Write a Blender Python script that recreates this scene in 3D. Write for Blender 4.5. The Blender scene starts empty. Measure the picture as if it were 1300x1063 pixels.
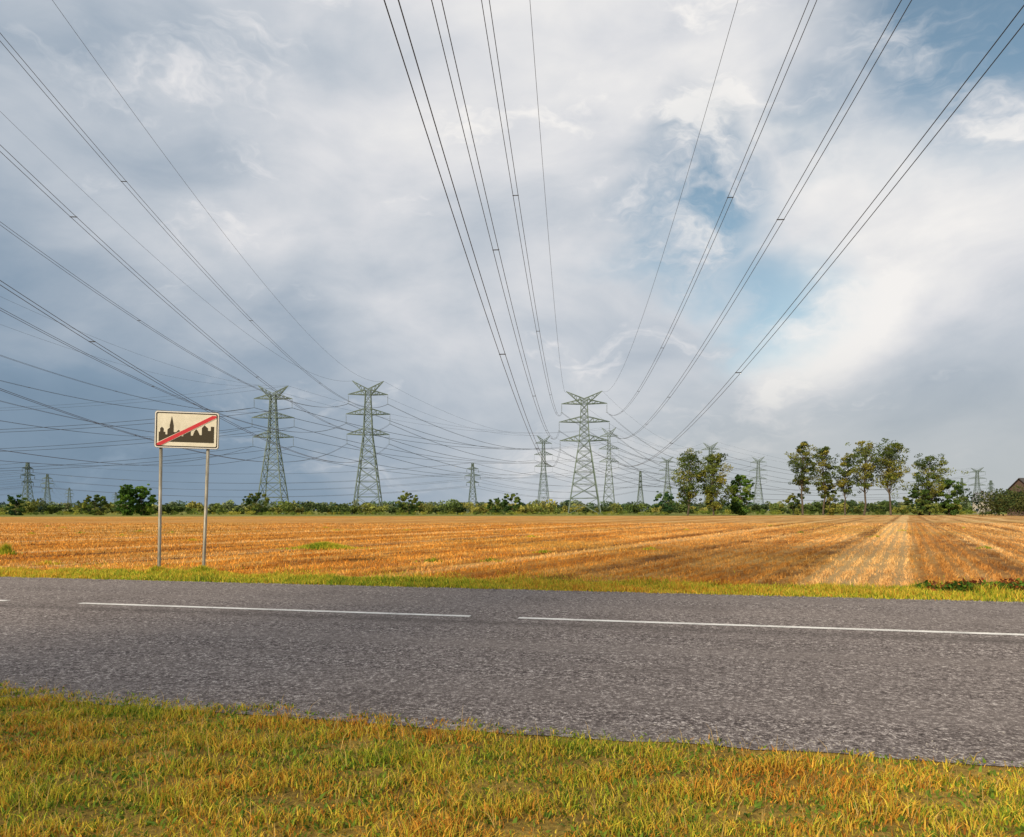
import bpy, math, random
import numpy as np
from mathutils import Vector, Matrix
R = np.random.RandomState(7)
random.seed(7)
scene = bpy.context.scene
scene.view_settings.view_transform = 'Standard'
scene.view_settings.look = 'None'
scene.view_settings.exposure = 0

# ------------------------------------------------------------------ helpers
def link(o):
    scene.collection.objects.link(o); return o

def mesh_np(name, verts, faces_flat, totals, mats, matidx=None, cols=None, smooth=False):
    me = bpy.data.meshes.new(name)
    verts = np.asarray(verts, dtype=np.float32)
    faces_flat = np.asarray(faces_flat, dtype=np.int32); totals = np.asarray(totals, dtype=np.int32)
    me.vertices.add(len(verts)); me.vertices.foreach_set('co', verts.ravel())
    me.loops.add(len(faces_flat)); me.loops.foreach_set('vertex_index', faces_flat)
    me.polygons.add(len(totals))
    starts = np.concatenate([[0], np.cumsum(totals)[:-1]]).astype(np.int32)
    me.polygons.foreach_set('loop_start', starts)
    try: me.polygons.foreach_set('loop_total', totals)
    except Exception: pass
    for m in mats: me.materials.append(m)
    if matidx is not None: me.polygons.foreach_set('material_index', np.asarray(matidx, dtype=np.int32))
    if cols is not None:
        a = me.color_attributes.new('Col', 'FLOAT_COLOR', 'POINT')
        c = np.ones((len(verts), 4), dtype=np.float32); c[:, :3] = cols
        a.data.foreach_set('color', c.ravel())
    me.update(calc_edges=True); me.validate()
    if smooth: me.polygons.foreach_set('use_smooth', [True]*len(me.polygons))
    return me

def obj(name, me, loc=(0,0,0), rot=(0,0,0), scale=(1,1,1), parent=None):
    o = bpy.data.objects.new(name, me); o.location = loc; o.rotation_euler = rot; o.scale = scale
    link(o)
    if parent: o.parent = parent
    return o

def pnoise(x, y, f, seed=0):
    r = np.random.RandomState(seed); v = 0; amp = 1; tot = 0
    for o in range(4):
        for k in range(3):
            a = r.uniform(0, 6.28); ff = f*(2**o)*r.uniform(.7, 1.3)
            v = v + amp*np.sin((x*math.cos(a)+y*math.sin(a))*ff*6.28 + r.uniform(0, 6.28)); tot += amp*.6
        amp *= .6
    return v/tot  # about -1..1

class NT:
    def __init__(s, nt): s.nt = nt; s.n = nt.nodes; s.l = nt.links; s.n.clear()
    def node(s, t, **kw):
        nd = s.n.new(t)
        for k, v in kw.items():
            if k == 'ins':
                for kk, vv in v.items(): s.set(nd.inputs[kk], vv)
            else: setattr(nd, k, v)
        return nd
    def set(s, inp, v):
        if isinstance(v, bpy.types.NodeSocket): s.l.new(v, inp)
        elif isinstance(v, bpy.types.Node): s.l.new(v.outputs[0], inp)
        else: inp.default_value = v
    def math(s, op, a, b=0.0, c=None, clamp=False):
        nd = s.node('ShaderNodeMath', operation=op, use_clamp=clamp)
        s.set(nd.inputs[0], a); s.set(nd.inputs[1], b)
        if c is not None: s.set(nd.inputs[2], c)
        return nd.outputs[0]
    def mix(s, f, a, b, bt='MIX'):
        nd = s.node('ShaderNodeMix', data_type='RGBA', blend_type=bt)
        s.set(nd.inputs[0], f)
        for i, v in ((6, a), (7, b)):
            if isinstance(v, (tuple, list)) and len(v) == 3: v = (*v, 1)
            s.set(nd.inputs[i], v)
        return nd.outputs[2]
    def ramp(s, f, stops, interp='LINEAR'):
        nd = s.node('ShaderNodeValToRGB'); cr = nd.color_ramp; cr.interpolation = interp
        while len(cr.elements) < len(stops): cr.elements.new(.5)
        for e, (p, c) in zip(cr.elements, stops):
            e.position = p
            if isinstance(c, (int, float)): c = (c, c, c)
            e.color = (*c, 1)
        s.set(nd.inputs[0], f); return nd.outputs[0]
    def noise(s, vec, scale, detail=4, rough=.55, dist=0.0):
        nd = s.node('ShaderNodeTexNoise'); s.set(nd.inputs['Vector'], vec)
        s.set(nd.inputs['Scale'], scale); nd.inputs['Detail'].default_value = detail
        nd.inputs['Roughness'].default_value = rough; nd.inputs['Distortion'].default_value = dist
        return nd.outputs[0]
    def mapping(s, vec, scale=(1,1,1), rot=(0,0,0), loc=(0,0,0)):
        nd = s.node('ShaderNodeMapping'); s.set(nd.inputs[0], vec)
        nd.inputs['Scale'].default_value = scale; nd.inputs['Rotation'].default_value = rot; nd.inputs['Location'].default_value = loc
        return nd.outputs[0]
    def smooth(s, v, a, b, o0=0.0, o1=1.0):
        nd = s.node('ShaderNodeMapRange', interpolation_type='SMOOTHSTEP')
        s.set(nd.inputs[0], v); s.set(nd.inputs[1], a); s.set(nd.inputs[2], b)
        nd.inputs[3].default_value = o0; nd.inputs[4].default_value = o1
        return nd.outputs[0]

def mat(name):
    m = bpy.data.materials.new(name); m.use_nodes = True
    return m, NT(m.node_tree)

def finish(t, color, rough=.9, bump=None, bstr=.3, bdist=.05, metal=0.0, spec=.3, trans=None):
    p = t.node('ShaderNodeBsdfPrincipled')
    if isinstance(color, tuple) and len(color) == 3: color = (*color, 1)
    t.set(p.inputs['Base Color'], color); t.set(p.inputs['Roughness'], rough)
    p.inputs['Metallic'].default_value = metal; p.inputs['Specular IOR Level'].default_value = spec
    if bump is not None:
        b = t.node('ShaderNodeBump'); b.inputs['Strength'].default_value = bstr; b.inputs['Distance'].default_value = bdist
        t.set(b.inputs['Height'], bump); t.l.new(b.outputs[0], p.inputs['Normal'])
    sh = p.outputs[0]
    if trans:
        tr = t.node('ShaderNodeBsdfTranslucent'); t.set(tr.inputs[0], color)
        mx = t.node('ShaderNodeMixShader'); mx.inputs[0].default_value = trans
        t.l.new(sh, mx.inputs[1]); t.l.new(tr.outputs[0], mx.inputs[2]); sh = mx.outputs[0]
    o = t.node('ShaderNodeOutputMaterial'); t.l.new(sh, o.inputs[0])

# ------------------------------------------------------------------ materials
def pos(t): return t.node('ShaderNodeNewGeometry').outputs['Position']
def objc(t): return t.node('ShaderNodeTexCoord').outputs['Object']

FIELD_ANG = math.atan2(.56, 1.0)   # crop rows head this far right of straight ahead
def field_colour(t):
    p = pos(t)
    along = t.mapping(p, rot=(0, 0, FIELD_ANG))       # local y = along rows
    n1 = t.noise(t.mapping(along, scale=(1, .05, 1)), .8, 4, .6)
    n4 = t.noise(t.mapping(along, scale=(1, .30, 1)), 5, 5, .72)
    n5 = t.noise(p, .35, 5, .65)
    n3 = t.noise(p, .05, 3, .5)
    sx = t.node('ShaderNodeSeparateXYZ'); t.set(sx.inputs[0], p)
    ratio = t.math('DIVIDE', sx.outputs[0], t.math('ADD', sx.outputs[1], 20))
    right = t.smooth(ratio, -.05, .5)
    mixn = t.math('ADD', t.math('ADD', t.math('MULTIPLY', n1, .40), t.math('MULTIPLY', n4, .34)), t.math('MULTIPLY', n5, .26))
    base = t.ramp(mixn, [(.37, (.20, .072, .014)), (.45, (.46, .19, .030)), (.52, (.66, .32, .055)), (.62, (.82, .52, .17))])
    pale = t.ramp(mixn, [(.38, (.22, .11, .040)), (.46, (.48, .27, .095)), (.53, (.70, .46, .20)), (.63, (.88, .68, .40))])
    c = t.mix(t.math('MULTIPLY', right, .75), base, pale)
    c = t.mix(t.math('MULTIPLY', t.smooth(n3, .50, .64), .30), c, (.32, .28, .05))
    sa = t.node('ShaderNodeSeparateXYZ'); t.set(sa.inputs[0], along)
    wob = t.math('MULTIPLY', t.math('SUBTRACT', t.noise(t.mapping(along, scale=(1, .05, 1)), .3, 3), .5), 2.2)
    xw = t.math('ADD', sa.outputs[0], wob)
    strip_ = t.node('ShaderNodeTexNoise', noise_dimensions='1D'); t.set(strip_.inputs['W'], xw); strip_.inputs['Scale'].default_value = .42; strip_.inputs['Detail'].default_value = 3
    sn = strip_.outputs[0]
    c = t.mix(t.smooth(sn, .52, .58, 0, .65), c, t.mix(.55, c, (.34, .145, .03)))
    c = t.mix(t.smooth(sn, .47, .38, 0, .5), c, (.84, .61, .30))
    fr = t.math('FRACT', t.math('DIVIDE', xw, 4.4))
    d = t.math('ABSOLUTE', t.math('SUBTRACT', fr, .5))
    rut = t.math('MULTIPLY', t.smooth(d, .10, .03), t.smooth(n5, .42, .60, .95, .2))
    c = t.mix(t.math('MULTIPLY', rut, .85), c, (.16, .08, .03))
    return c, n4, rut

m_field, t = mat('stubble_soil')
c, n4, rut = field_colour(t)
nf = t.noise(pos(t), 16, 5, .75)
c = t.mix(t.smooth(nf, .58, .40, 0, .5), c, (.16, .07, .022))
finish(t, c, .95, bump=t.math('SUBTRACT', t.math('ADD', n4, nf), rut), bstr=.8, bdist=.12, spec=.1)

m_stub, t = mat('straw')
c, n4, rut = field_colour(t)
at = t.node('ShaderNodeAttribute', attribute_name='Col')
finish(t, t.mix(.85, c, at.outputs[0], 'MULTIPLY'), .8, spec=.12, trans=.15)

m_ground, t = mat('meadow')
n = t.noise(pos(t), .03, 5, .6); n2 = t.noise(pos(t), 1.5, 5, .6)
finish(t, t.ramp(t.math('ADD', t.math('MULTIPLY', n, .6), t.math('MULTIPLY', n2, .4)),
      [(.35, (.07, .10, .022)), (.5, (.16, .18, .04)), (.62, (.30, .27, .07))]), .95, bump=n2, spec=.1)

m_verge, t = mat('verge_soil')
n = t.noise(pos(t), 1.2, 5, .6); n2 = t.noise(pos(t), 30, 5, .7)
finish(t, t.ramp(t.math('ADD', t.math('MULTIPLY', n, .5), t.math('MULTIPLY', n2, .5)),
      [(.35, (.07, .05, .015)), (.5, (.24, .16, .035)), (.65, (.46, .31, .07))]), .95, bump=n2, bstr=.6, spec=.1)

def leafmat(name, trans=.25, rough=.65, spec=.2):
    m, t = mat(name)
    a = t.node('ShaderNodeAttribute', attribute_name='Col')
    finish(t, a.outputs[0], rough, spec=spec, trans=trans); return m
m_grass = leafmat('grass_blades', .3, .7, .12)
m_leaf = leafmat('foliage', .3, .8, .08)

m_asph, t = mat('asphalt')
o = objc(t)
sp = t.noise(o, 42, 3, .85); sp2 = t.noise(o, 15, 4, .75)
big = t.noise(t.mapping(o, scale=(.06, 1, 1)), 1.4, 5, .6)
blot = t.noise(o, .7, 6, .65)
sx = t.node('ShaderNodeSeparateXYZ'); t.set(sx.inputs[0], o)
v = t.math('ADD', t.math('MULTIPLY', sp, .68), t.math('MULTIPLY', sp2, .32))
c = t.ramp(v, [(.39, (.022, .017, .016)), (.46, (.095, .078, .074)), (.52, (.19, .162, .152)), (.57, (.36, .32, .30)), (.62, (.68, .63, .59))])
c = t.mix(t.smooth(big, .40, .60, .0, .3), c, (.20, .172, .160))
c = t.mix(t.smooth(blot, .48, .70, 0, .35), c, (.09, .075, .069))
for yc in (5.9, 7.7, 10.6, 12.2):
    dd = t.math('ABSOLUTE', t.math('SUBTRACT', t.math('ADD', sx.outputs[1], t.math('MULTIPLY', big, .5)), yc+.25))
    c = t.mix(t.smooth(dd, .5, .05, 0, .22), c, (.24, .208, .192))
dd = t.math('ABSOLUTE', t.math('SUBTRACT', t.math('ADD', sx.outputs[1], t.math('MULTIPLY', blot, .12)), 9.15))
c = t.mix(t.smooth(dd, .30, .02, 0, .4), c, (.06, .05, .046))
finish(t, c, .9, bump=v, bstr=.8, bdist=.014, spec=.15)

m_paint, t = mat('road_paint')
o = objc(t)
n = t.noise(o, 60, 4, .8); n2 = t.noise(o, 3, 4, .6)
w = t.math('ADD', t.math('MULTIPLY', n, .7), t.math('MULTIPLY', n2, .3))
finish(t, t.ramp(w, [(.38, (.16, .15, .15)), (.46, (.62, .61, .58)), (.6, (.82, .81, .78))]), .7, bump=n, bstr=.3, bdist=.005)

m_steel, t = mat('galvanised_painted_steel')
n = t.noise(objc(t), .25, 3)
finish(t, t.ramp(n, [(.35, (.075, .11, .095)), (.65, (.14, .185, .155))]), .6, metal=.1)
m_ins, t = mat('insulator_glass'); finish(t, (.10, .12, .11), .3)
m_wire, t = mat('aluminium_conductor'); finish(t, (.045, .045, .05), .6)
m_post, t = mat('post_metal')
n = t.noise(t.mapping(objc(t), scale=(6, 6, 1)), 3, 5, .7)
finish(t, t.ramp(n, [(.35, (.15, .135, .10)), (.55, (.27, .25, .20)), (.7, (.36, .34, .28))]), .5, metal=.25)
m_bark, t = mat('bark'); n = t.noise(t.mapping(objc(t), scale=(3, 3, .6)), 3, 5)
finish(t, t.ramp(n, [(.35, (.045, .035, .025)), (.65, (.13, .105, .075))]), .9)

# ------------------------------------------------------------------ world
az_s = math.radians(215); el_s = math.radians(32)
sun_dir = Vector((math.sin(az_s)*math.cos(el_s), math.cos(az_s)*math.cos(el_s), math.sin(el_s)))
w = bpy.data.worlds.new('World'); scene.world = w; w.use_nodes = True
t = NT(w.node_tree)
g = t.node('ShaderNodeTexCoord').outputs['Generated']
nrm = t.node('ShaderNodeVectorMath', operation='NORMALIZE'); t.set(nrm.inputs[0], g); D = nrm.outputs[0]
s = t.node('ShaderNodeSeparateXYZ'); t.set(s.inputs[0], D); dx, dy, dz = s.outputs
def warp_vec(src, scale, amt, sc3=(1, 1, 1.6), det=5):
    wn = t.node('ShaderNodeTexNoise'); t.set(wn.inputs['Vector'], t.mapping(src, scale=sc3)); wn.inputs['Scale'].default_value = scale; wn.inputs['Detail'].default_value = det; wn.inputs['Roughness'].default_value = .58
    wv = t.node('ShaderNodeVectorMath', operation='SUBTRACT'); t.set(wv.inputs[0], wn.outputs[1]); wv.inputs[1].default_value = (.5, .5, .5)
    ws = t.node('ShaderNodeVectorMath', operation='SCALE'); t.set(ws.inputs[0], wv.outputs[0]); ws.inputs[3].default_value = amt
    wd = t.node('ShaderNodeVectorMath', operation='ADD'); t.set(wd.inputs[0], src); t.set(wd.inputs[1], ws.outputs[0])
    return wd.outputs[0]
WD = warp_vec(D, 3.2, .30)
W2 = warp_vec(D, 1.6, .25, det=3)
puff = t.noise(t.mapping(W2, rot=(0, math.radians(-14), 0), scale=(1, 1, 1.9), loc=(2.3, .4, 5.1)), 2.1, 5, .50)
lump = t.noise(t.mapping(W2, rot=(0, math.radians(-14), 0), scale=(1, 1, 2.3), loc=(9.3, 4.4, 1.1)), 5.2, 6, .55)
wisp = t.noise(t.mapping(WD, rot=(0, math.radians(-25), 0), scale=(1, 1, 3.0), loc=(1.3, 8.4, .1)), 4.0, 7, .60)
def blob(az, el, r_in, r_out):
    a, e = math.radians(az), math.radians(el)
    d = (math.sin(a)*math.cos(e), math.cos(a)*math.cos(e), math.sin(e))
    sb = t.node('ShaderNodeVectorMath', operation='DISTANCE'); t.set(sb.inputs[0], WD); sb.inputs[1].default_value = d
    return t.smooth(sb.outputs['Value'], r_out, r_in)
V = t.smooth(dx, -.62, .05, .42, .69)
V = t.math('SUBTRACT', V, t.math('MULTIPLY', t.smooth(dz, .34, .02, 0, 1), t.smooth(dx, -.5, .1, .27, .16)))
V = t.math('ADD', V, t.math('MULTIPLY', t.math('SUBTRACT', puff, .5), .75))
V = t.math('ADD', V, t.math('MULTIPLY', t.math('SUBTRACT', lump, .5), .50))
V = t.math('ADD', V, t.smooth(wisp, .54, .70, 0, .20))
V = t.math('ADD', V, t.math('MULTIPLY', blob(25, 22, .02, .30), .20))
V = t.math('ADD', V, t.math('MULTIPLY', blob(24, 12.5, .02, .13), .22))
V = t.math('ADD', V, t.math('MULTIPLY', blob(-5, 27, .05, .34), .08))
cloud = t.ramp(V, [(.0, (.15, .235, .335)), (.24, (.225, .315, .42)), (.42, (.36, .43, .515)), (.58, (.53, .575, .635)), (.74, (.71, .72, .75)), (.92, (.90, .88, .86))])
cloud = t.mix(t.math('MULTIPLY', t.smooth(dz, .24, .0), t.smooth(dx, -.2, .42, .10, .9)), cloud, (.49, .52, .525))
gap = t.math('MAXIMUM', blob(35, 32, .06, .24), blob(13.5, 23, .04, .15))
gap = t.math('MAXIMUM', gap, t.math('MULTIPLY', blob(19, 16, .02, .13), .85))
gap = t.math('MAXIMUM', gap, t.math('MULTIPLY', blob(24, 28, .01, .10), .7))
gap = t.math('MULTIPLY', gap, t.smooth(wisp, .66, .44, .15, 1))
sky = t.node('ShaderNodeTexSky', sky_type='NISHITA'); sky.sun_disc = False
sky.sun_elevation = el_s; sky.sun_rotation = az_s; sky.dust_density = 1.2
b1 = t.node('ShaderNodeBackground'); t.set(b1.inputs[0], t.mix(1.0, sky.outputs[0], (.86, 1.03, .92), 'MULTIPLY')); b1.inputs[1].default_value = .125
b2 = t.node('ShaderNodeBackground'); t.set(b2.inputs[0], cloud); b2.inputs[1].default_value = 1.0
mx = t.node('ShaderNodeMixShader'); t.set(mx.inputs[0], t.math('SUBTRACT', 1.0, t.math('MULTIPLY', gap, .88)))
t.l.new(b1.outputs[0], mx.inputs[1]); t.l.new(b2.outputs[0], mx.inputs[2])
o = t.node('ShaderNodeOutputWorld'); t.l.new(mx.outputs[0], o.inputs[0])

sl = bpy.data.lights.new('sun', 'SUN'); sl.energy = 4.9; sl.angle = math.radians(4); sl.color = (1, .84, .62)
so = link(bpy.data.objects.new('sun', sl)); so.rotation_euler = sun_dir.to_track_quat('Z', 'Y').to_euler()

# ------------------------------------------------------------------ camera
cam = bpy.data.cameras.new('camera'); co = link(bpy.data.objects.new('camera', cam))
co.location = (0, 0, 1.5); co.rotation_euler = (math.radians(90), 0, 0)
cam.sensor_fit = 'HORIZONTAL'; cam.sensor_width = 36; cam.lens = 24.92; cam.shift_y = .0896
cam.clip_end = 20000; scene.camera = co

# ------------------------------------------------------------------ ground
A = math.radians(12.5)
ROT = (0, 0, -A)
tv = np.array([math.cos(A), -math.sin(A)]); nv = np.array([math.sin(A), math.cos(A)])
def tn(tt, nn): return tt*tv[0]+nn*nv[0], tt*tv[1]+nn*nv[1]
def inv(x, y): return x*tv[0]+y*tv[1], x*nv[0]+y*nv[1]

def sheet(name, pts, z, m, rot=(0,0,0)):
    me = bpy.data.meshes.new(name); me.from_pydata([(p[0], p[1], z) for p in pts], [], [tuple(range(len(pts)))])
    me.materials.append(m); return obj(name, me, rot=rot)

sheet('ground', [(-9000,-3000),(9000,-3000),(9000,12000),(-9000,12000)], 0, m_ground)
near = [tn(a, 14.2 + (1.4 if a > 3 else 0)*min(1, (a-3)/7 if a > 3 else 0)) for a in np.linspace(-160, 160, 161)]
far = [(330, 290), (200, 262), (110, 215), (40, 190), (-60, 172), (-200, 150), (-330, 140)]
sheet('stubble_field', near+far, .004, m_field)

def strip(name, n0, n1, z, m, t0=-170, t1=170, w0=.0, w1=.0, step=.25):
    ts = np.arange(t0, t1+.01, step)
    a = n0 + w0*pnoise(ts, ts*0, .25, 3) + w0*.5*pnoise(ts, ts*0, 1.3, 4)
    b = n1 + w1*pnoise(ts, ts*0, .2, 5) + w1*.5*pnoise(ts, ts*0, 1.1, 6)
    k = len(ts); v = np.zeros((2*k, 3)); v[:k, 0] = ts; v[:k, 1] = a; v[k:, 0] = ts; v[k:, 1] = b; v[:, 2] = z
    i = np.arange(k-1); f = np.stack([i, i+1, i+1+k, i+k], 1).ravel()
    return obj(name, mesh_np(name, v, f, [4]*(k-1), [m]), rot=ROT)
strip('grass_verge', 12.9, 14.8, .008, m_verge, w1=.25)
strip('grass_verge', -2.0, 4.9, .008, m_verge)
strip('road', 4.62, 13.05, .014, m_asph, w0=.06, w1=.05)
for q0, q1 in ((-150, -30), (-29.3, -10.6), (-9.19, -2.72), (-2.03, 16.0), (16.7, 150)):
    sheet('centre_line_marking', [(q0, 9.50), (q1, 9.50), (q1, 9.63), (q0, 9.63)], .018, m_paint, rot=ROT)

# ------------------------------------------------------------------ blades
def blades(name, x, y, h, wd, col, m, lean=.5, z0=0.0):
    n = len(x); a = R.uniform(0, 2*math.pi, n); la = R.uniform(0, 2*math.pi, n); ll = R.uniform(0.1, 1, n)*lean*h
    c, s_ = np.cos(a)*wd/2, np.sin(a)*wd/2
    lx, ly = np.cos(la)*ll, np.sin(la)*ll
    V_ = np.zeros((n, 5, 3), dtype=np.float32)
    V_[:, 0] = np.stack([x-c, y-s_, np.full(n, z0)], 1); V_[:, 1] = np.stack([x+c, y+s_, np.full(n, z0)], 1)
    V_[:, 2] = np.stack([x+lx*.3+c*.75, y+ly*.3+s_*.75, z0+h*.55], 1); V_[:, 3] = np.stack([x+lx*.3-c*.75, y+ly*.3-s_*.75, z0+h*.55], 1)
    V_[:, 4] = np.stack([x+lx, y+ly, z0+h*(1-.25*ll/np.maximum(h, 1e-4)*0.6)], 1)
    b = np.arange(n)[:, None]*5
    F = np.concatenate([b+0, b+1, b+2, b+3, b+3, b+2, b+4], 1).ravel()
    T = np.tile([4, 3], n)
    cc = np.repeat(col, 5, 0)
    return obj(name, mesh_np(name, V_.reshape(-1, 3), F, T, [m], cols=cc))

def grass_col(x, y, green_bias=0.0, seed=1, f=.5, spread=.42):
    k = pnoise(x, y, f, seed)*.6 + R.normal(0, spread, len(x)) + green_bias
    pal = np.array([[.66, .25, .035], [.84, .43, .06], [.84, .62, .08], [.62, .60, .05], [.29, .41, .03], [.11, .21, .02]])
    u = np.clip((k+1)/2, 0, .999)*5; i = u.astype(int); fr = (u-i)[:, None]
    c = pal[i]*(1-fr)+pal[i+1]*fr
    return c*R.uniform(.5, 1.12, (len(x), 1))

# near verge grass
N = 190000
yy = np.sqrt(R.uniform(2.7**2, 7.4**2, N)); xx = R.uniform(-1, 1, N)*.80*yy
tt, nn = inv(xx, yy)
edge = 4.74 + .08*pnoise(tt, tt*0, .5, 11) + .07*pnoise(tt, tt*0, 2.2, 12) + np.where(tt < 0, -tt*.055, 0)
clumpy = pnoise(xx, yy, 2.3, 22)
dens = np.clip((edge-nn)/.3, 0, 1)*np.clip(.75+.7*clumpy, .12, 1)
keep = (R.uniform(0, 1, N) < dens)
xx, yy, tt, nn, edge, clumpy = xx[keep], yy[keep], tt[keep], nn[keep], edge[keep], clumpy[keep]
tuft = np.clip(pnoise(xx, yy, 1.1, 21)*.5+clumpy*.45+.4, 0, 1.2)
h = (.014+.07*tuft)*R.uniform(.4, 1.35, len(xx))*np.clip((edge-nn)/.3+.4, .4, 1)
rgt = np.clip((tt-1.2)/2, 0, 1)*np.clip((nn-4.2)/.4, 0, 1)
blades('roadside_grass', xx, yy, h, R.uniform(.003, .009, len(xx)), grass_col(xx, yy, -.12+.25*pnoise(xx, yy, 1.4, 33)+.5*rgt, 31, .45), m_grass, 1.3, .008)
n_ = 9000; ii = R.randint(0, len(xx), n_)
blades('roadside_clover', xx[ii]+R.normal(0, .02, n_), yy[ii]+R.normal(0, .02, n_), R.uniform(.01, .04, n_), R.uniform(.012, .024, n_), np.array([[.16, .26, .03]])*R.uniform(.5, 1.3, (n_, 1)), m_grass, 2.0, .008)
# dry seed stalks standing above
n_ = 1400; ii = R.randint(0, len(xx), n_)
blades('dry_grass_stalks', xx[ii], yy[ii], R.uniform(.07, .15, n_), R.uniform(.0025, .004, n_), np.array([[.70, .48, .16]])*R.uniform(.6, 1.2, (n_, 1)), m_grass, 1.0, .008)
N = 16000
tt = R.uniform(-30, 25, N); nn = R.uniform(-1.5, 4.6, N); xx, yy = tn(tt, nn)
k = (np.abs(xx) > .78*yy) | (yy < 2.8); k &= (xx**2+yy**2 > .8)
xx, yy = xx[k], yy[k]
blades('roadside_grass', xx, yy, R.uniform(.04, .10, len(xx)), R.uniform(.008, .016, len(xx)), grass_col(xx, yy, .0, 31, .45), m_grass, .8, .008)

# far verge grass
N = 100000
tt = R.uniform(-26, 17, N); u = R.uniform(0, 1, N)
wid = 1.8 + .35*pnoise(tt, tt*0, .15, 41) + np.clip((tt-4)/8, 0, 1)*1.3
nn = 12.93 + u*wid + .05*pnoise(tt, tt*0, 1.5, 44); xx, yy = tn(tt, nn)
rt = np.clip((tt-1)/8, 0, 1)
h = (.04+.07*np.clip(pnoise(xx, yy, .7, 42)+.4, 0, 1.3))*R.uniform(.5, 1.5, N)*(1+.6*rt)*np.clip(u*6+.4, 0, 1)
gb = .12+ .28*rt + .35*(.5-u)*(1-rt)
blades('verge_grass', xx, yy, h, R.uniform(.008, .018, N), grass_col(xx, yy, gb, 43, .25), m_grass, .9, .008)
N = 22000
tt = R.uniform(-28, 18, N); nn = 14.3+np.abs(R.normal(0, 1.1, N)); xx, yy = tn(tt, nn)
k = pnoise(xx, yy, .22, 51) > .05; xx, yy = xx[k], yy[k]
blades('margin_grass', xx, yy, R.uniform(.03, .10, len(xx)), R.uniform(.008, .016, len(xx)), grass_col(xx, yy, -.1, 52, .3), m_grass, .8, .006)

# stubble rows
fa = FIELD_ANG; rd = np.array([math.sin(fa), math.cos(fa)]); rn = np.array([math.cos(fa), -math.sin(fa)])
N = 230000
Y = 14+ (80-14)*R.uniform(0, 1, N)**1.4; X = R.uniform(-1, 1, N)*.80*Y
a_ = X*rd[0]+Y*rd[1]; b_ = X*rn[0]+Y*rn[1]
b_ = np.round(b_/.42)*.42 + R.normal(0, .075, N)
X = a_*rd[0]+b_*rn[0]; Y = a_*rd[1]+b_*rn[1]
tt, nn = inv(X, Y); k = (nn > 14.55+np.clip((tt-4)/8, 0, 1)*1.3) & (pnoise(X, Y, .5, 61)+R.normal(0, .45, N) > -.2)
X, Y = X[k], Y[k]; n_ = len(X)
g_ = R.uniform(.65, 1.35, (n_, 1)); col = np.clip(np.array([[1.1, 1.0, .88]])*g_, 0, 2)
blades('field_stubble', X, Y, R.uniform(.02, .10, n_)*(1+Y/120), R.uniform(.008, .02, n_)*(1+Y/40), col, m_stub, 1.1, .004)

def clump(name, cx, cy, rx, ry, n, h0, h1, gb, seed, wd=(.01, .02)):
    r = np.abs(R.normal(0, .5, n)); a = R.uniform(0, 6.28, n)
    x = cx+np.cos(a)*r*rx; y = cy+np.sin(a)*r*ry
    hh = R.uniform(h0, h1, n)*np.clip(1.15-r, .25, 1)
    blades(name, x, y, hh, R.uniform(*wd, n), grass_col(x, y, gb, seed, .6, .3), m_grass, .6, .004)
clump('grass_tuft', -7.3, 27.5, 1.5, .7, 4500, .15, .33, .3, 71, (.015, .03))
clump('grass_tuft', -17.0, 23.8, .35, .3, 700, .2, .5, .5, 72)
clump('grass_tuft', -8.42, 16.85, .5, .3, 1500, .06, .22, .3, 73)
clump('grass_tuft', -7.41, 16.95, .5, .3, 1500, .06, .22, .3, 74)
for i in range(26):
    yy_ = R.uniform(18, 70); clump('field_weeds', R.uniform(-.7, .7)*yy_, yy_, R.uniform(.2, .8), .3, 160, .05, .16, .4, 80+i, (.012, .03))

# ------------------------------------------------------------------ leafy weeds on the right verge
def cards(cx, cy, cz, size, n, spread, col, flat=.6):
    p = R.normal(0, 1, (n, 3)); p /= np.linalg.norm(p, axis=1)[:, None]
    p *= (R.uniform(.25, 1, (n, 1))**.5)*np.array(spread)
    p += np.array([cx, cy, cz])
    u = R.normal(0, 1, (n, 3)); u /= np.linalg.norm(u, axis=1)[:, None]
    v = R.normal(0, 1, (n, 3)); v -= (v*u).sum(1)[:, None]*u; v /= np.linalg.norm(v, axis=1)[:, None]
    s_ = size*R.uniform(.6, 1.3, (n, 1)); u = u*s_; v = v*s_*flat
    q = np.stack([p-u*.5, p+v*.5-u*.05, p+u*.5, p-v*.5-u*.05], 1)
    c = np.array(col)[None]*R.uniform(.6, 1.35, (n, 1))
    return q.reshape(-1, 3), np.repeat(c, 4, 0)
def cardmesh(name, vs, cs):
    v = np.concatenate(vs); c = np.concatenate(cs); n = len(v)//4
    return mesh_np(name, v, np.arange(n*4), np.full(n, 4), [m_leaf], cols=c)
vs, cs = [], []
for i in range(620):
    tt_ = 4.5+10*R.uniform()**.8; nn_ = 14.2+R.uniform(0, 1.9)*min(1, (tt_-4)/5); x, y = tn(tt_, nn_)
    if R.uniform() < .7:
        col = [(.08, .17, .02), (.14, .25, .03), (.24, .31, .04), (.05, .10, .015)][R.randint(4)]
    else: col = [(.20, .05, .02), (.16, .07, .03), (.34, .12, .03)][R.randint(3)]
    hh = R.uniform(.04, .15)*(.6+.05*tt_)
    v, c = cards(x, y, hh, .08, R.randint(14, 40), (.16, .14, hh*.9), col); vs.append(v); cs.append(c)
obj('verge_weeds', cardmesh('verge_weeds', vs, cs))

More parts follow.
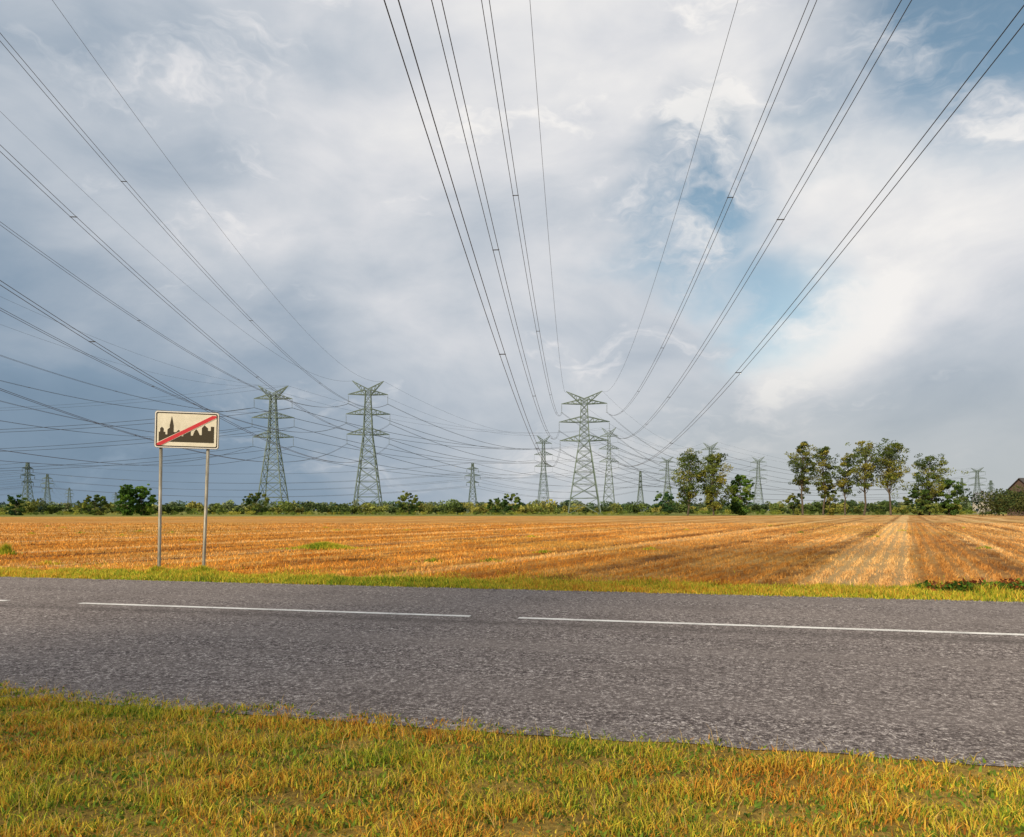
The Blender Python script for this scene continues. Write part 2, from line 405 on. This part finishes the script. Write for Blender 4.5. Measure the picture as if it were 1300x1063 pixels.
# ------------------------------------------------------------------ trees
def tube(V_, F_, p0, p1, r0, r1, k=6):
    p0, p1 = Vector(p0), Vector(p1); d = (p1-p0).normalized(); up = Vector((1, 0, 0)) if abs(d.z) > .8 else Vector((0, 0, 1))
    a = d.cross(up).normalized(); b = d.cross(a); s0 = len(V_)
    for p, r in ((p0, r0), (p1, r1)):
        for i in range(k):
            an = 2*math.pi*i/k; V_.append(p+a*math.cos(an)*r+b*math.sin(an)*r)
    for i in range(k):
        j = (i+1) % k; F_.append((s0+i, s0+j, s0+k+j, s0+k+i))
GREENS = [(.085, .125, .028), (.13, .17, .035), (.20, .22, .045), (.26, .25, .05), (.06, .09, .025)]
def tree(name, x, y, h, w_, cb=.35, nc=26, leaf=.42, per=120, seed=0, tint=(1, 1, 1), cr=.17):
    r = np.random.RandomState(seed); V_, F_ = [], []
    nc = int(nc*1.25); per = int(per*(1.25 if cb > .15 else 1.6))
    pts = [Vector((0, 0, 0))]; rr = h*.015
    nseg = 6; top = h*.86
    for i in range(1, nseg+1):
        pts.append(Vector((r.normal(0, h*.012), r.normal(0, h*.012), top*i/nseg)) + Vector((pts[-1].x*.6, pts[-1].y*.6, 0)))
    for i in range(nseg):
        tube(V_, F_, pts[i], pts[i+1], rr*(1-i/nseg*.85), rr*(1-(i+1)/nseg*.85), 7)
    vs, cs = [], []
    zc = h*(cb+1)/2; hz = h*(1-cb)/2
    for i in range(nc):
        f = (i+.5)/nc; zf = -1+2*f
        prof = math.sqrt(max(.05, 1-(zf*.93)**2))*(1 if zf > 0 else .85+.15*(1+zf))
        a = i*2.4+r.uniform(-.6, .6); rad = w_/2*prof*r.uniform(.30, .98)
        c = Vector((math.cos(a)*rad, math.sin(a)*rad, zc+zf*hz*.92+r.normal(0, h*.02)))
        zs = max(h*cb*.75, c.z-rad*1.1-h*.05); ti = min(nseg-1, int(zs/top*nseg)); tf = zs/top*nseg-ti
        s0 = pts[ti].lerp(pts[ti+1], min(1, tf)); mid = s0.lerp(c, .55)+Vector((0, 0, -.04*h*r.uniform(0, 1)))
        tube(V_, F_, s0, mid, h*.0055, h*.0035, 4); tube(V_, F_, mid, c, h*.0035, h*.001, 4)
        cs_ = min(h*cr*.5, w_*.18)*r.uniform(.5, 1.25)
        col = np.array(GREENS[r.randint(len(GREENS))])*np.array(tint)
        v, cc = cards(c.x, c.y, c.z, leaf, int(per*r.uniform(.6, 1.2)), (cs_*1.25, cs_*1.25, cs_*.8), col, .75); vs.append(v); cs.append(cc)
        for q in range(3):
            o_ = r.normal(0, 1, 3)*cs_*1.15
            v, cc = cards(c.x+o_[0], c.y+o_[1], c.z+o_[2]*.7, leaf*.85, int(per*.2), (cs_*.6, cs_*.6, cs_*.4), col*r.uniform(.7, 1.3), .75); vs.append(v); cs.append(cc)
    lv = np.concatenate(vs); lc = np.concatenate(cs); nb = len(V_); bv = np.array([tuple(p) for p in V_])
    lv[:, 2] = np.abs(lv[:, 2])
    n = len(lv)//4
    allv = np.concatenate([bv, lv]); allc = np.concatenate([np.full((nb, 3), .1), lc])
    fl = np.concatenate([np.array(F_).ravel(), np.arange(n*4)+nb])
    me = mesh_np(name, allv, fl, np.full(len(F_)+n, 4), [m_bark, m_leaf], np.concatenate([np.zeros(len(F_)), np.ones(n)]), allc)
    return obj(name, me, (x, y, 0))
def X_(px, Yd): return (px-650)/900*Yd
T = 210
tree('deciduous_tree', X_(873, 200), 200, 18.2, 8.0, .18, 28, seed=1, tint=(.95, 1.0, 1))
tree('deciduous_tree', X_(906, 198), 198, 17.6, 9.0, .10, 30, seed=2, tint=(1.0, 1.0, 1))
tree('deciduous_tree', X_(940, 205), 205, 11.8, 7.0, .0, 24, seed=3, tint=(.8, 1.15, 1), per=160)
tree('deciduous_tree', X_(1019, T), T, 22.0, 6.6, .34, 24, seed=4, tint=(1, .98, 1))
tree('deciduous_tree', X_(1045, T+3), T+3, 21.0, 6.5, .30, 22, seed=5, tint=(1, .98, 1))
tree('deciduous_tree', X_(1073, T+2), T+2, 17.5, 5.2, .36, 16, seed=6)
tree('deciduous_tree', X_(1097, T), T, 21.8, 8.2, .38, 26, seed=7)
tree('deciduous_tree', X_(1131, T), T, 21.3, 10.2, .40, 30, seed=8)
tree('deciduous_tree', X_(1180, T), T, 17.2, 11.0, .22, 30, seed=9, tint=(.9, .97, 1))
tree('deciduous_tree', X_(1205, T-3), T-3, 10.2, 8.0, .0, 24, seed=10, tint=(.8, 1.05, 1), per=150)
tree('deciduous_tree', X_(1168, T-3), T-3, 7.6, 8.5, .0, 22, seed=12, tint=(.7, .9, 1), per=140)
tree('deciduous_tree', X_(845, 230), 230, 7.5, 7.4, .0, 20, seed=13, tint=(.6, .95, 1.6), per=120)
tree('deciduous_tree', X_(1053, T+4), T+4, 9.5, 5.0, .0, 14, seed=14, per=100)
tree('deciduous_tree', X_(1008, T+6), T+6, 6.5, 7.5, .0, 18, seed=15, per=110, tint=(.8, .9, 1))
# left group
tree('deciduous_tree', X_(161, 200), 200, 8.2, 6.5, .0, 22, seed=21, tint=(.8, 1.2, .9), per=140)
tree('deciduous_tree', X_(180, 203), 203, 8.4, 8.5, .0, 26, seed=22, tint=(.8, 1.2, .9), per=140)
tree('deciduous_tree', X_(120, 210), 210, 6.0, 9.5, .0, 22, seed=23, tint=(1, 1.1, 1.1), per=110)
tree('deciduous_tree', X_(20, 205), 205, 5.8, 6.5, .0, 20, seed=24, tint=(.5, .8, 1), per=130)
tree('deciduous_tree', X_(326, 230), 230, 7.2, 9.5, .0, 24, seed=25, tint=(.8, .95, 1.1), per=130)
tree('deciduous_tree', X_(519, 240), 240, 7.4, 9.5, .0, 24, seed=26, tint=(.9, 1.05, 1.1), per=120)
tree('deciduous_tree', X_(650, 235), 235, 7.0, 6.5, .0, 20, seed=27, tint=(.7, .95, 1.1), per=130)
tree('deciduous_tree', X_(628, 238), 238, 5.4, 7.5, .0, 18, seed=28, tint=(.8, 1.0, 1.1), per=120)

def treeline(name, specs, tint, leaf=.9, seed=0, cnt=46):
    r = np.random.RandomState(seed); vs, cs = [], []
    for x0, x1, yd, h0, h1, step in specs:
        x = x0
        while x < x1:
            hh = h0+(h1-h0)*r.uniform()**1.6; wd = hh*r.uniform(.7, 1.3); y = yd+r.uniform(-6, 6)
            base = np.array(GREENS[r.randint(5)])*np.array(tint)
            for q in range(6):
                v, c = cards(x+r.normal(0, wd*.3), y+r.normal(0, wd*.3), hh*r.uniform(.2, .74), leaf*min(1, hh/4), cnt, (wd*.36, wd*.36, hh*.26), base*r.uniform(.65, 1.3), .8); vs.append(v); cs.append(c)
            x += wd*step*r.uniform(.6, 1.3)
    for v in vs: v[:, 2] = np.abs(v[:, 2])
    return obj(name, cardmesh(name, vs, cs))
treeline('distant_trees', [(-270, -165, 262, 2.6, 6.0, .6), (-165, -95, 262, 2.4, 5.4, .65), (-95, 15, 258, 2.8, 6.2, .6), (0, 70, 330, 3, 6, .6), (60, 230, 290, 3, 6, .6)], (1.15, 1.15, 1.4), seed=1)  # slightly bluish tint: distance haze painted into the leaf colour
treeline('distant_trees', [(-420, 420, 520, 6, 10, .5), (380, 640, 620, 8, 15, .5)], (1.0, 1.15, 2.8), leaf=1.6, seed=2)  # strong blue tint stands in for air haze on the farthest trees
treeline('field_edge_hedge', [(-240, -60, 215, .9, 1.7, .7), (-60, 50, 222, .8, 1.5, .8), (60, 190, 232, 1, 2.4, .8)], (1.4, 1.4, 1.1), leaf=.5, seed=3, cnt=34)
treeline('garden_hedge', [(124, 165, 184, 6.4, 8.0, .3), (127, 165, 188, 7, 8.6, .35)], (.42, .5, .8), leaf=.5, seed=4, cnt=90)

# ------------------------------------------------------------------ houses (right edge)
def simplemat(name, c, r=.8, sc=4):
    m, t = mat(name); n = t.noise(objc(t), sc, 4)
    finish(t, t.ramp(n, [(.3, tuple(v*.8 for v in c)), (.7, c)]), r); return m
m_wallp = simplemat('plaster', (.36, .33, .29)); m_walld = simplemat('brick_wall', (.13, .09, .075))
m_roof = simplemat('roof_tiles', (.07, .065, .065), sc=8); m_roof2 = simplemat('grey_roof', (.16, .17, .19)); m_glass = simplemat('window_glass', (.03, .04, .05), .15); m_white = simplemat('white_frame', (.7, .7, .68))
def boxme(name, x0, x1, y0, y1, z0, z1, m, par):
    v = [(x0,y0,z0),(x1,y0,z0),(x1,y1,z0),(x0,y1,z0),(x0,y0,z1),(x1,y0,z1),(x1,y1,z1),(x0,y1,z1)]
    f = [(0,3,2,1),(4,5,6,7),(0,1,5,4),(1,2,6,5),(2,3,7,6),(3,0,4,7)]
    me = bpy.data.meshes.new(name); me.from_pydata(v, [], f); me.materials.append(m); return obj(name, me, parent=par)
def house(name, x, y, rot, w_, d_, hw, hr, mw, mr):
    e = bpy.data.objects.new(name, None); link(e); e.location = (x, y, 0); e.rotation_euler = (0, 0, rot)
    a, b = w_/2, d_/2
    v = [(-a,-b,0),(a,-b,0),(a,b,0),(-a,b,0),(-a,-b,hw),(a,-b,hw),(a,b,hw),(-a,b,hw),(-a,0,hw+hr),(a,0,hw+hr)]
    me = bpy.data.meshes.new('walls'); me.from_pydata(v, [], [(0,1,5,4),(2,3,7,6),(1,2,6,9,5),(3,0,4,8,7)]); me.materials.append(mw); obj('walls', me, parent=e)
    o_ = .5; k = hr/b; V_ = []
    for sgn in (-1, 1):
        for xx_ in (-a-o_, a+o_):
            for (yy_, zz_) in ((sgn*(b+o_), hw-k*o_), (0, hw+hr)):
                V_.append((xx_, yy_, zz_+.05)); V_.append((xx_, yy_, zz_+.28))
    F_ = []
    for q in (0, 8):
        F_ += [(q+1,q+5,q+7,q+3),(q+0,q+2,q+6,q+4),(q+0,q+4,q+5,q+1),(q+0,q+1,q+3,q+2),(q+4,q+6,q+7,q+5)]
    me = bpy.data.meshes.new('roof'); me.from_pydata(V_, [], F_); me.materials.append(mr); obj('roof', me, parent=e)
    boxme('chimney', -a*.4, -a*.4+.7, .3, 1.0, hw+hr*.5, hw+hr+1.0, m_walld, e)
    nw = max(2, int(w_/3))
    for fl in range(2 if hw > 4.5 else 1):
        for i in range(nw):
            xc = -a+(i+.5)*w_/nw
            if fl == 0 and i == nw//2: boxme('door', xc-.5, xc+.5, -b-.04, -b-.003, 0, 2.1, m_roof, e); continue
            boxme('window_frame_%d_%d' % (fl, i), xc-.65, xc+.65, -b-.05, -b-.003, .95+fl*2.8, 2.35+fl*2.8, m_white, e)
            boxme('window_%d_%d' % (fl, i), xc-.55, xc+.55, -b-.07, -b-.053, 1.05+fl*2.8, 2.25+fl*2.8, m_glass, e)
    boxme('attic_window', a+.003, a+.05, -.5, .5, hw+.4, hw+1.5, m_glass, e)
    return e
house('brick_house', 153, 206, .15, 12, 9, 7.0, 3.6, m_walld, m_roof)
house('plaster_house', X_(1250, 285), 285, -.9, 6.5, 6, 5.4, 3.0, m_wallp, m_roof2)

# ------------------------------------------------------------------ lattice towers
class Bars:
    def __init__(s): s.v = []; s.f = []; s.m = []
    def bar(s, p, q, w_=.14, m=0):
        p, q = Vector(p), Vector(q); d = (q-p)
        if d.length < 1e-4: return
        d.normalize(); up = Vector((0, 0, 1)) if abs(d.z) < .9 else Vector((1, 0, 0))
        a = d.cross(up).normalized()*w_/2; b = d.cross(a).normalized()*w_/2; i = len(s.v)
        for pt in (p, q): s.v += [pt+a+b, pt-a+b, pt-a-b, pt+a-b]
        s.f += [(i,i+1,i+5,i+4),(i+1,i+2,i+6,i+5),(i+2,i+3,i+7,i+6),(i+3,i,i+4,i+7),(i,i+3,i+2,i+1),(i+4,i+5,i+6,i+7)]; s.m += [m]*6
    def mesh(s, name):
        me = bpy.data.meshes.new(name); me.from_pydata([tuple(v) for v in s.v], [], s.f)
        me.materials.append(m_steel); me.materials.append(m_ins)
        me.polygons.foreach_set('material_index', s.m); return me
def lerp_profile(prof, z):
    for (z0, w0), (z1, w1) in zip(prof, prof[1:]):
        if z <= z1: return w0+(w1-w0)*(z-z0)/(z1-z0)
    return prof[-1][1]
def tower_mesh(name, prof, levels, arms, horns, insl=3.4, lw=.34, bw=.17):
    B = Bars()
    def corner(z, k):
        h_ = lerp_profile(prof, z)/2; return Vector(((-h_, h_, h_, -h_)[k], (-h_, -h_, h_, h_)[k], z))
    for z0, z1 in zip(levels, levels[1:]):
        for k in range(4):
            j = (k+1) % 4
            a, b, c, d = corner(z0, k), corner(z0, j), corner(z1, j), corner(z1, k)
            B.bar(a, d, lw*(1 if z0 < levels[-1]*.5 else .75)); B.bar(d, c, bw)
            B.bar(a, c, bw); B.bar(b, d, bw)
            if z1-z0 > 4:
                B.bar((a+d)/2, a.lerp(c, .5), bw*.7); B.bar((b+c)/2, b.lerp(d, .5), bw*.7)
    att = []
    for z, half, dep in arms:
        w_ = lerp_profile(prof, z)/2; w2 = lerp_profile(prof, z+dep)/2
        for sg in (-1, 1):
            tip = Vector((sg*half, 0, z+.15))
            for sy in (-1, 1):
                lo = Vector((sg*w_, sy*w_, z)); hi = Vector((sg*w2, sy*w2, z+dep))
                B.bar(lo, tip, bw*1.4); B.bar(hi, tip, bw*1.3)
                n = 4
                for i in range(1, n):
                    l, u = lo.lerp(tip, i/n), hi.lerp(tip, i/n); B.bar(l, u, bw*.8); B.bar(lo.lerp(tip, (i-1)/n), u, bw*.8)
                    if sy == 1: l2 = Vector((l.x, -l.y, l.z)); B.bar(l, l2, bw*.8)
            end = Vector((sg*(half-.1), 0, z-insl))
            B.bar(tip, end, .06, 1)
            for q in range(9):
                zz_ = z-.5-q*(insl-.8)/9; B.bar((end.x, 0, zz_), (end.x, 0, zz_-.1), .20, 1)
            B.bar(end+Vector((-.35, 0, 0)), end+Vector((.35, 0, 0)), .12)
            att.append((end.x, 0, end.z, 'p'))
    if horns:
        z0, zt, half = horns; w_ = lerp_profile(prof, z0)/2
        for sg in (-1, 1):
            tip = Vector((sg*half, 0, zt))
            for sy in (-1, 1):
                a = Vector((sg*w_, sy*w_, z0-1.4)); b = Vector((-sg*w_*.2, sy*w_, z0+.6)); B.bar(a, tip, bw*1.4); B.bar(b, tip, bw*1.3)
                for i in range(1, 4): B.bar(a.lerp(tip, i/4), b.lerp(tip, i/4), bw*.8); B.bar(a.lerp(tip, (i-1)/4), b.lerp(tip, i/4), bw*.8)
            att.append((sg*half, 0, zt, 'e'))
    for k in range(4):
        c = corner(0, k); B.bar(c-Vector((0, 0, .3)), c+Vector((0, 0, .4)), .9)
    return B.mesh(name), att
profA = [(0, 10.4), (29.8, 3.3), (46, 1.9)]
big_me, big_att = tower_mesh('lattice_tower', profA, [0, 6.5, 12.2, 17.2, 21.6, 25.6, 29.8, 32, 34.8, 37.4, 39.4, 42, 44.8, 46.4],
    [(29.8, 7.9, 2.4), (37.4, 8.2, 2.2), (44.8, 7.4, 1.9)], (46.2, 50, 5.8))
profB = [(0, 4.8), (15, 1.9), (25, 1.0)]
sm_me, sm_att = tower_mesh('lattice_tower_small', profB, [0, 3, 5.8, 8.4, 10.8, 13, 15, 17, 19, 21, 23, 25],
    [(15.2, 3.1, 1.0), (18.6, 3.9, 1.0), (22, 3.0, 1.0)], (23, 25.2, .4), insl=1.6, lw=.22, bw=.12)
def tower(x, y, ang, kind='big', sc=(1, 1, 1)):
    me, att = (big_me, big_att) if kind == 'big' else (sm_me, sm_att)
    obj('transmission_tower', me, (x, y, 0), (0, 0, ang), sc)
    out = []
    for ax, ay, az, k in att:
        p = Vector((ax*sc[0], 0, az*sc[2])); p.rotate(Matrix.Rotation(ang, 3, 'Z')); out.append((p+Vector((x, y, 0)), k))
    return out
def wires(name, A_, B_, sag, pair=True, seg=60, r=(.02, .04), spacer=True, esag=None):
    cu = bpy.data.curves.new(name, 'CURVE'); cu.dimensions = '3D'; cu.bevel_depth = 1.0; cu.bevel_resolution = 0; cu.use_fill_caps = False
    cu.materials.append(m_wire)
    def spl(pts, rad):
        sp = cu.splines.new('POLY'); sp.points.add(len(pts)-1)
        for i, p in enumerate(pts): sp.points[i].co = (*p, 1); sp.points[i].radius = rad[i] if hasattr(rad, '__len__') else rad
    for (a, k), (b, _) in zip(A_, B_):
        offs = (-.2, .2) if (pair and k == 'p') else (0,)
        dirv = (b-a); side = Vector((dirv.y, -dirv.x, 0)).normalized()
        sg = sag if k == 'p' else (esag if esag is not None else sag*1.03)
        def pt(u, o_): return a.lerp(b, u)+side*o_-Vector((0, 0, 4*sg*u*(1-u)))
        for o_ in offs:
            us = np.linspace(0, 1, seg+1); pts = [pt(u, o_) for u in us]
            rd = [ (r[0]+(r[1]-r[0])*min(1, max(0, (math.hypot(p.x, p.y)-25)/240)))*(.75 if k == 'e' else 1) for p in pts]
            spl(pts, rd)
        if spacer and len(offs) == 2:
            L = dirv.length; n = int(L/38)
            for i in range(1, n):
                u = (i+random.uniform(-.15, .15))/n; p, q = pt(u, -.24), pt(u, .24); spl([p, q], .035)
    return link(bpy.data.objects.new(name, cu))
a3 = -math.atan(.0874)
s3 = (1.15, 1.15, .92)
t3 = tower(27, 265, a3, sc=s3); t3b = tower(.8, -35, a3, sc=s3)
wires('overhead_power_line', t3, t3b, 14.2, seg=110, esag=14.8)
a2 = math.atan(.072)
t2 = tower(-54, 266, a2); t2b = tower(-32.4, -34, a2)
wires('overhead_power_line', t2, t2b, 15.4, seg=110, esag=15.2)
a1 = math.atan(.03)
t1 = tower(-93, 276, a1); t1b = tower(-84, -24, a1)
wires('overhead_power_line', t1, t1b, 15.6, seg=90, esag=14.2, r=(.016, .03))
t4 = tower(X_(690, 460), 460, .15, sc=(.75, .75, 1)); t5 = tower(X_(773, 416), 416, -.2, sc=(.72, .72, 1))
t9 = tower(142, 507, -.5, sc=(.9, .9, 1)); t8 = tower(135, 616, -.4, sc=(.9, .9, .96)); t10 = tower(214, 616, -.5, sc=(.9, .9, .96))
far = dict(spacer=False, seg=30, r=(.02, .042))
wires('overhead_power_line', t2, t4, 6, **far); wires('overhead_power_line', t1, t5, 9, **far)
wires('overhead_power_line', t3, t9, 11, **far); wires('overhead_power_line', t4, t8, 7, **far); wires('overhead_power_line', t5, t10, 9, **far)
t11 = tower(420, 640, -.9, sc=(.9, .9, .8)); wires('overhead_power_line', t9, t11, 12, **far)
c0 = tower(-450, 345, 1.57, 'small'); c1 = tower(X_(35, 350), 350, 1.3, 'small'); c2 = tower(X_(600, 350), 350, .2, 'small', (1, 1, .99)); c3 = tower(X_(813, 430), 430, 1.2, 'small')
c4 = tower(330, 520, 1.2, 'small')
for a, b in ((c0, c1), (c1, c2), (c2, c3), (c3, c4)): wires('overhead_power_line', a, b, 5.5, pair=False, **far)
d0 = tower(-560, 500, 1.2, 'small', (1.1, 1.1, 1.1)); d1 = tower(X_(60, 560), 560, .3, 'small', (1.2, 1.2, 1.2)); d2 = tower(X_(88, 900), 900, .3, 'small', (1.3, 1.3, 1.2)); d3 = tower(X_(147, 880), 880, .3, 'small', (1.2, 1.2, .95)); d4 = tower(X_(1258, 620), 620, .3, 'small', (1.2, 1.2, 1.1))
wires('overhead_power_line', d0, d1, 5, pair=False, **far); wires('overhead_power_line', d1, d2, 6, pair=False, **far)
e0 = tower(-330, 200, .9, sc=(.8, .8, .75)); wires('overhead_power_line', e0, t1, 9, **far)

# ------------------------------------------------------------------ road sign (end of built-up area)
sg = bpy.data.objects.new('town_exit_sign', None); link(sg); sg.location = (-8.42, 16.9, 0)
sgang = math.radians(9); sg.rotation_euler = (0, 0, sgang)
def post(name, x0, x1, H):
    V_, F_ = [], []
    tube(V_, F_, (x0, .0, -.2), (x1, .0, H), .038, .038, 20); F_.append(tuple(range(20, 40)))
    tube(V_, F_, (x1-(x1-x0)*.015, 0, H-.07), (x1, 0, H+.012), .044, .044, 20); F_.append(tuple(range(60, 80)))
    me = bpy.data.meshes.new(name); me.from_pydata([tuple(v) for v in V_], [], F_); me.materials.append(m_post)
    me.polygons.foreach_set('use_smooth', [len(p.vertices) == 4 for p in me.polygons]); return obj(name, me, parent=sg)
post('post_1', 0, .06, 3.78); post('post_2', 1.0, 1.14, 3.74)
m_sw, t = mat('sign_cream'); n = t.noise(objc(t), 3, 5, .7)
finish(t, t.ramp(n, [(.3, (.54, .50, .38)), (.6, (.68, .63, .50))]), .5)
m_swb, t = mat('sign_rim_white'); finish(t, (.66, .64, .60), .5)
m_sb, t = mat('sign_black'); finish(t, (.040, .030, .014), .5)
m_sr, t = mat('sign_red'); finish(t, (.50, .03, .04), .5)
PW, PH = 1.45, .88
pan = bpy.data.objects.new('panel', None); link(pan); pan.parent = sg; pan.location = (-.08, -.075, 2.99); pan.rotation_euler = (0, math.radians(1.2), 0)
def rrect(x0, z0, x1, z1, r, k=6):
    p = []
    for cx, cz, a0 in ((x1-r, z1-r, 0), (x0+r, z1-r, 90), (x0+r, z0+r, 180), (x1-r, z0+r, 270)):
        for i in range(k+1):
            a = math.radians(a0+90*i/k); p.append((cx+math.cos(a)*r, cz+math.sin(a)*r))
    return p
def plate(name, pts, y, th, m):
    n = len(pts); V_ = [(p[0], y, p[1]) for p in pts]+[(p[0], y+th, p[1]) for p in pts]
    F_ = [tuple(range(n)), tuple(range(n, 2*n))[::-1]]+[(i, i+n, (i+1) % n+n, (i+1) % n) for i in range(n)]
    me = bpy.data.meshes.new(name); me.from_pydata(V_, [], F_); me.materials.append(m); return obj(name, me, parent=pan)
def ring(name, po, pi, y, m):
    n = len(po); V_ = [(p[0], y, p[1]) for p in po]+[(p[0], y, p[1]) for p in pi]
    me = bpy.data.meshes.new(name); me.from_pydata(V_, [], [(i, (i+1) % n, (i+1) % n+n, i+n) for i in range(n)]); me.materials.append(m); return obj(name, me, parent=pan)
plate('plate', rrect(0, 0, PW, PH, .06), 0, .03, m_post)
plate('face', rrect(.008, .008, PW-.008, PH-.008, .055), -.004, .003, m_sw)
ring('rim', rrect(.009, .009, PW-.009, PH-.009, .055), rrect(.03, .03, PW-.03, PH-.03, .045), -.006, m_swb)
ring('border', rrect(.03, .03, PW-.03, PH-.03, .045), rrect(.055, .055, PW-.055, PH-.055, .035), -.008, m_sb)
kx = PW/1.5
sil = [(.10,.15),(.10,.38),(.13,.38),(.13,.46),(.17,.50),(.21,.46),(.21,.38),(.25,.38),(.25,.32),(.30,.32),(.30,.44),(.35,.48),(.35,.54),(.395,.76),(.44,.54),(.44,.38),(.50,.38),(.56,.44),(.62,.38),(.62,.29),(.67,.29),(.67,.35),(.72,.35),(.72,.42),(.78,.49),(.84,.42),(.84,.31),(.89,.31),(.93,.42),(.97,.47),(1.01,.42),(1.05,.33),(1.10,.33),(1.10,.50),(1.16,.57),(1.24,.50),(1.24,.44),(1.31,.44),(1.31,.54),(1.385,.54),(1.385,.15)]
plate('town_silhouette', [(p*kx, q) for p, q in sil], -.010, .002, m_sb)
plate('red_bar_outline', [(p*kx, q) for p, q in [(.06,.06),(.17,.06),(1.44,.74),(1.44,.795),(1.33,.795),(.06,.12)]], -.012, .001, m_sw)
plate('red_bar', [(p*kx, q) for p, q in [(.06,.06),(.155,.06),(1.44,.755),(1.44,.80),(1.345,.80),(.06,.105)]], -.015, .002, m_sr)
for z_ in (.2, .66):
    plate('clamp_rail', [(.03, z_-.02), (PW-.03, z_-.02), (PW-.03, z_+.02), (.03, z_+.02)], .03, .03, m_post)
# gravel / litter on the road edge
m_peb = simplemat('stone', (.40, .37, .33))
V_, F_ = [], []
for i in range(1300):
    near_ = R.uniform() < .6
    tt_ = R.uniform(-8, 6) if near_ else R.uniform(-16, 12)
    nn_ = (4.78+abs(R.normal(0, .14)) - min(0, tt_)*.05) if near_ else 13.0-abs(R.normal(0, .12))
    if R.uniform() < .12: nn_ = R.uniform(5, 12.8)
    x, y = tn(tt_, nn_); s_ = R.uniform(.003, .009) if near_ else R.uniform(.005, .014); i0 = len(V_)
    for p in [(1,0,0),(0,1,0),(-1,0,0),(0,-1,0),(0,0,1)]: V_.append((x+p[0]*s_*R.uniform(.6, 1.2), y+p[1]*s_*R.uniform(.6, 1.2), .015+p[2]*s_*.8))
    for k in range(4): F_.append((i0+k, i0+(k+1) % 4, i0+4))
me = bpy.data.meshes.new('gravel'); me.from_pydata(V_, [], F_); me.materials.append(m_peb); obj('gravel', me)
